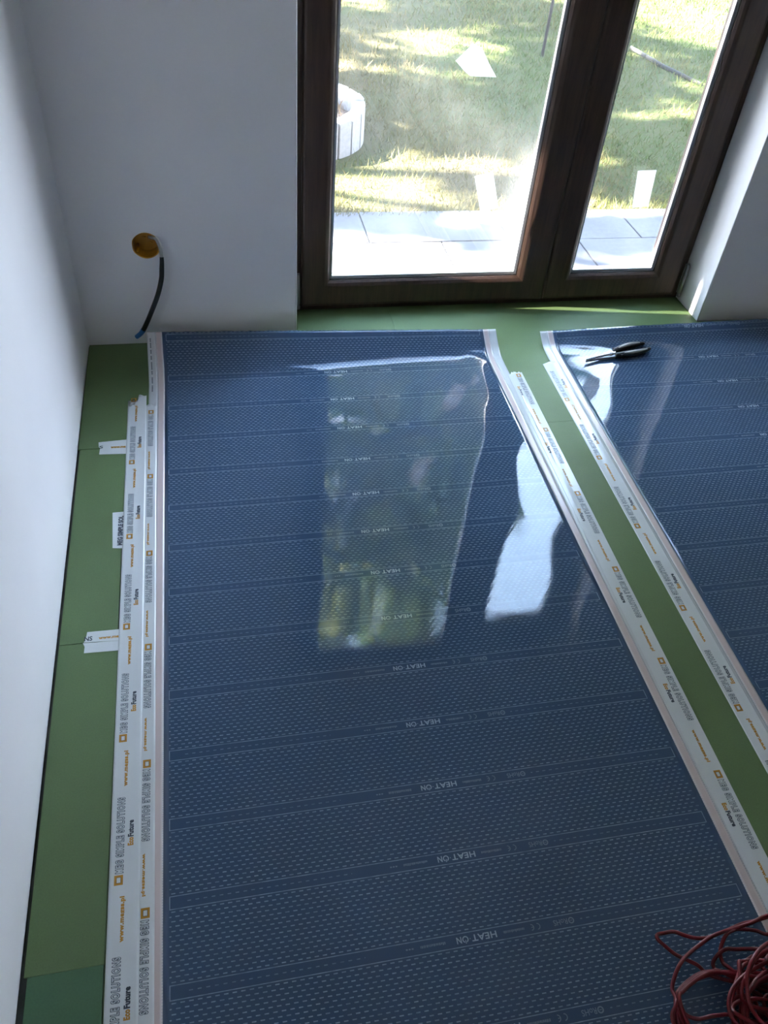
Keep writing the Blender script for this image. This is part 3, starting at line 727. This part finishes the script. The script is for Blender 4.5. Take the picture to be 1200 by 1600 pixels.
p2 = Print(); p2.text('MEG SIMPLE SOL', 0, .104, 0, .0125, 1, .05); 
patch('small upright white tape patch tucked beside the outer tape', [(.1079, -.9070), (.1330, -.9110), (.1330, -.7815), (.1031, -.7822)], .0004,
      [(p2, lambda a, c: np.stack([.1245 - c, -.900 + a, 0 * a + .0007], -1))])
p3 = Print(); p3.text('www.meg', .0, .048, 0, .0085, 0, .05); p3b = Print(); p3b.text('NS', -.040, -.023, .004, .0125, 1, .03)
patch('upper white tape patch over the joint between two green boards', [(.0585, -1.1870), (.1420, -1.1920), (.1420, -1.1600), (.0640, -1.1590), (.0630, -1.17)], .0004,
      [(p3, lambda a, c: np.stack([.089 + a, -1.181 + c, 0 * a + .0007], -1)), (p3b, lambda a, c: np.stack([.099 + a, -1.182 + c, 0 * a + .0007], -1))])
patch('plain lower white tape patch over the joint between two green boards', [(.0605, -1.2160), (.1420, -1.2185), (.1420, -1.1925), (.0565, -1.1885), (.0610, -1.199)], .0005)

# ------------------------------------------------------------------ paper labels on the glass
def paper(label, pts, mat=M_paper, y=.1705):
    b = bmesh.new(); vs = [b.verts.new((p[0], y, p[1])) for p in pts]; f = b.faces.new(vs)
    if f.normal.y > 0: f.normal_flip()
    r = bmesh.ops.extrude_face_region(b, geom=[f]); bmesh.ops.translate(b, vec=(0, -.0004, 0), verts=[q for q in r['geom'] if isinstance(q, bmesh.types.BMVert)])
    bmesh.ops.recalc_face_normals(b, faces=b.faces)
    return tag(obj('paper_label', b, mat), label, 'label', 'paper labels stuck on the door glass')
paper('tilted white paper label low on the wider glass pane', [(1.2508, .4612), (1.3108, .4768), (1.3493, .3567), (1.2896, .3420)])
paper('white paper label low on the narrower glass pane', [(1.8148, .4776), (1.8811, .4802), (1.8904, .3567), (1.8324, .3512)], y=.1705)
paper('torn five-sided white label higher on the wider glass pane', [(1.1408, .7974), (1.1871, .8445), (1.2145, .8345), (1.2440, .792), (1.2729, .7556), (1.1915, .7571), (1.166, .775)])

# ------------------------------------------------------------------ pliers
M_steel = simple('window_lit_steel', (.80, .81, .83), .42, .45, var=.06)  # pale, rough steel: the window's white reflection is put into the colour
M_steel_dark = simple('dark_steel', (.34, .345, .36), .42, .6)
M_grip = simple('black_rubber_grip', (.010, .010, .012), .42)
M_inlay = simple('grey_grip_inlay', (.44, .42, .38), .5)
tip, tail = Vector((1.5935, -.2345)), Vector((1.846, -.166)); ang = math.atan2(tail.y - tip.y, tail.x - tip.x); LEN = (tail - tip).length
uu, vv = tip.x + .12 - FILMS[1]['x0'], -.20
zf = float(film_z(1, np.array(uu), np.array(vv)))
za = float(film_z(1, np.array(tip.x - 1.525), np.array(tip.y))); zb = float(film_z(1, np.array(tail.x - 1.525), np.array(tail.y)))
pl = tag(empty('pliers', (tip.x, tip.y, max(za, zf) + .0095)), 'long-nose pliers with black and grey grips lying on the film', 'pliers')
pl.rotation_euler = (0, -math.atan2(zb - za, LEN) * .7, ang)
S = LEN / .262
def slab(name, outline, z0, z1, mat, bev=.0012, smooth=False):
    b = bmesh.new(); vs = [b.verts.new((x * S, y * S, z0)) for x, y in outline]; f = b.faces.new(vs)
    r = bmesh.ops.extrude_face_region(b, geom=[f]); bmesh.ops.translate(b, vec=(0, 0, z1 - z0), verts=[q for q in r['geom'] if isinstance(q, bmesh.types.BMVert)])
    bmesh.ops.recalc_face_normals(b, faces=b.faces); bmesh.ops.bevel(b, geom=list(b.edges), offset=bev, segments=2, affect='EDGES')
    return obj(name, b, mat, pl)
slab('jaw', [(0, .0005), (.045, .004), (.080, .0085), (.100, .0150), (.122, .0150), (.132, .006), (.118, -.003), (.085, .0006), (.040, .0001)], -.0045, .0078, M_steel)
slab('jaw', [(0, -.0005), (.040, -.0001), (.085, -.0004), (.118, .003), (.130, -.008), (.112, -.0155), (.090, -.0125), (.060, -.0065), (.030, -.003)], -.0065, .0022, M_steel_dark)  # darker copy of the steel; the dark reflection below is put into its colour
b = bmesh.new(); tube(b, [(.106 * S, 0, -.007), (.106 * S, 0, .0078)], .0062, 16); obj('pivot', b, M_steel_dark, pl, True)
def grip(sgn):
    ctr = catmull([(.118, sgn * .008, .001), (.135, sgn * .0135, .002), (.165, sgn * .0195, .003), (.200, sgn * .0225, .003), (.235, sgn * .0205, .002), (.262, sgn * .0165, .002)], 6)
    ctr = [Vector((c[0] * S, c[1] * S, c[2])) for c in ctr]; n = len(ctr)
    rad = [.0062 + .0048 * math.sin(PI * min(1, (i + 2) / n * 1.1)) ** .6 for i in range(n)]; rad[-1] *= .55; rad[-2] *= .9
    b = bmesh.new(); tube(b, ctr, rad, 12); h = obj('handle', b, M_grip, pl, True)
    q = [c + Vector((0, -.0026, .0066)) for c in ctr[6:-5]]
    b = bmesh.new(); tube(b, q, [.0024 + .0038 * math.sin(PI * i / (len(q) - 1)) for i in range(len(q))], 8); obj('grip_inlay', b, M_inlay, h, True)
    b = bmesh.new(); box(b, .128 * S, .137 * S, sgn * .0175 * S - .006, sgn * .0175 * S + .006, -.004, .0095, .002); obj('thumb_guard', b, M_grip, h)
grip(1); grip(-1)

# ------------------------------------------------------------------ red cable heap
def lay_path(pts, z):
    out = []
    for i, p in enumerate(pts):
        out.append((p[0], p[1], z[i] if isinstance(z, (list, tuple)) else z + .006 * math.sin(i * 1.7)))
    return out
rd = []
rd += lay_path([(1.34, -2.00), (1.300, -1.972), (1.266, -1.974), (1.243, -1.975), (1.213, -1.978), (1.180, -1.984), (1.145, -1.987), (1.124, -1.985), (1.102, -1.980), (1.086, -1.970), (1.070, -1.967), (1.057, -1.969), (1.051, -1.977), (1.061, -1.987), (1.077, -2.003), (1.090, -2.017), (1.102, -2.028), (1.114, -2.038), (1.131, -2.049), (1.19, -2.075), (1.26, -2.085), (1.33, -2.06)], .022)
rd += lay_path([(1.335, -2.00), (1.264, -1.978), (1.228, -1.981), (1.192, -1.984), (1.167, -1.988), (1.142, -1.992), (1.116, -2.000), (1.089, -2.011), (1.067, -2.024), (1.052, -2.038), (1.042, -2.054), (1.040, -2.068), (1.032, -2.080), (1.020, -2.100), (1.03, -2.16), (1.10, -2.21), (1.20, -2.20), (1.29, -2.14), (1.33, -2.06)], .034)
rd += lay_path([(1.30, -1.99), (1.249, -2.004), (1.232, -1.993), (1.209, -1.985), (1.186, -1.987), (1.168, -1.995), (1.154, -2.012), (1.149, -2.030), (1.152, -2.042), (1.18, -2.075), (1.25, -2.10), (1.32, -2.08)], .027)
rd += lay_path([(1.31, -2.03), (1.237, -2.025), (1.213, -2.018), (1.187, -2.013), (1.165, -2.012), (1.147, -2.017), (1.135, -2.026), (1.133, -2.037), (1.136, -2.043), (1.17, -2.065), (1.24, -2.10), (1.31, -2.10)], .022)
for q in range(4):                                     # the thick strands
    o_ = .0045 * q
    rd += lay_path([(1.29, -2.115 + o_), (1.212, -2.062 - o_), (1.176, -2.049 - o_ * .8), (1.148, -2.042 - o_ * .6), (1.117, -2.039 - o_ * .5), (1.095, -2.041 - o_ * .5), (1.075, -2.047 - o_ * .5), (1.055, -2.057 - o_ * .4), (1.043, -2.068), (1.036 + o_ * .3, -2.085), (1.030 + o_, -2.11), (1.04, -2.17), (1.11, -2.23 + o_), (1.21, -2.22 + o_), (1.30, -2.17)], .020 + .006 * q)
rd += lay_path([(1.27, -2.10), (1.2, -2.06), (1.12, -2.045), (1.060, -2.055), (1.041, -2.071), (1.042, -2.082), (1.049, -2.093), (1.065, -2.102), (1.085, -2.104), (1.115, -2.106), (1.143, -2.114), (1.159, -2.124), (1.22, -2.15), (1.30, -2.12)], .030)
rd += lay_path([(1.32, -2.07), (1.223, -2.048), (1.195, -2.039), (1.177, -2.037), (1.166, -2.040), (1.154, -2.066), (1.152, -2.085), (1.160, -2.102), (1.181, -2.123), (1.25, -2.16)], .040)
rd += lay_path([(1.20, -2.17), (1.13, -2.12), (1.120, -2.102), (1.139, -2.093), (1.164, -2.096), (1.191, -2.104), (1.25, -2.11)], .046)
for q in range(16):                                     # the heap itself, mostly past the edge of the view
    ph = q * 2.4; rx, ry = .085 + .03 * math.sin(q * 1.3), .065 + .02 * math.cos(q * 2.1); cx, cy = 1.235 + .012 * math.sin(q), -2.118 + .010 * math.cos(q * 1.7)
    rd += [(cx + rx * math.cos(ph + a), cy + ry * math.sin(ph + a), .010 + .0042 * q + .006 * math.sin(3 * a + q)) for a in np.linspace(0, 5.6, 9)]
pp = catmull(rd, 5)
pp = [(p[0], p[1], max(p[2], .0068)) for p in pp]
b = bmesh.new(); tube(b, pp, .0033, 8)
tag(obj('cable_coil', b, simple('red_cable_plastic', (.125, .0015, .006), .42, var=.1), smooth=True), 'tangled heap of thin red cable lying on the blue film', 'cable')
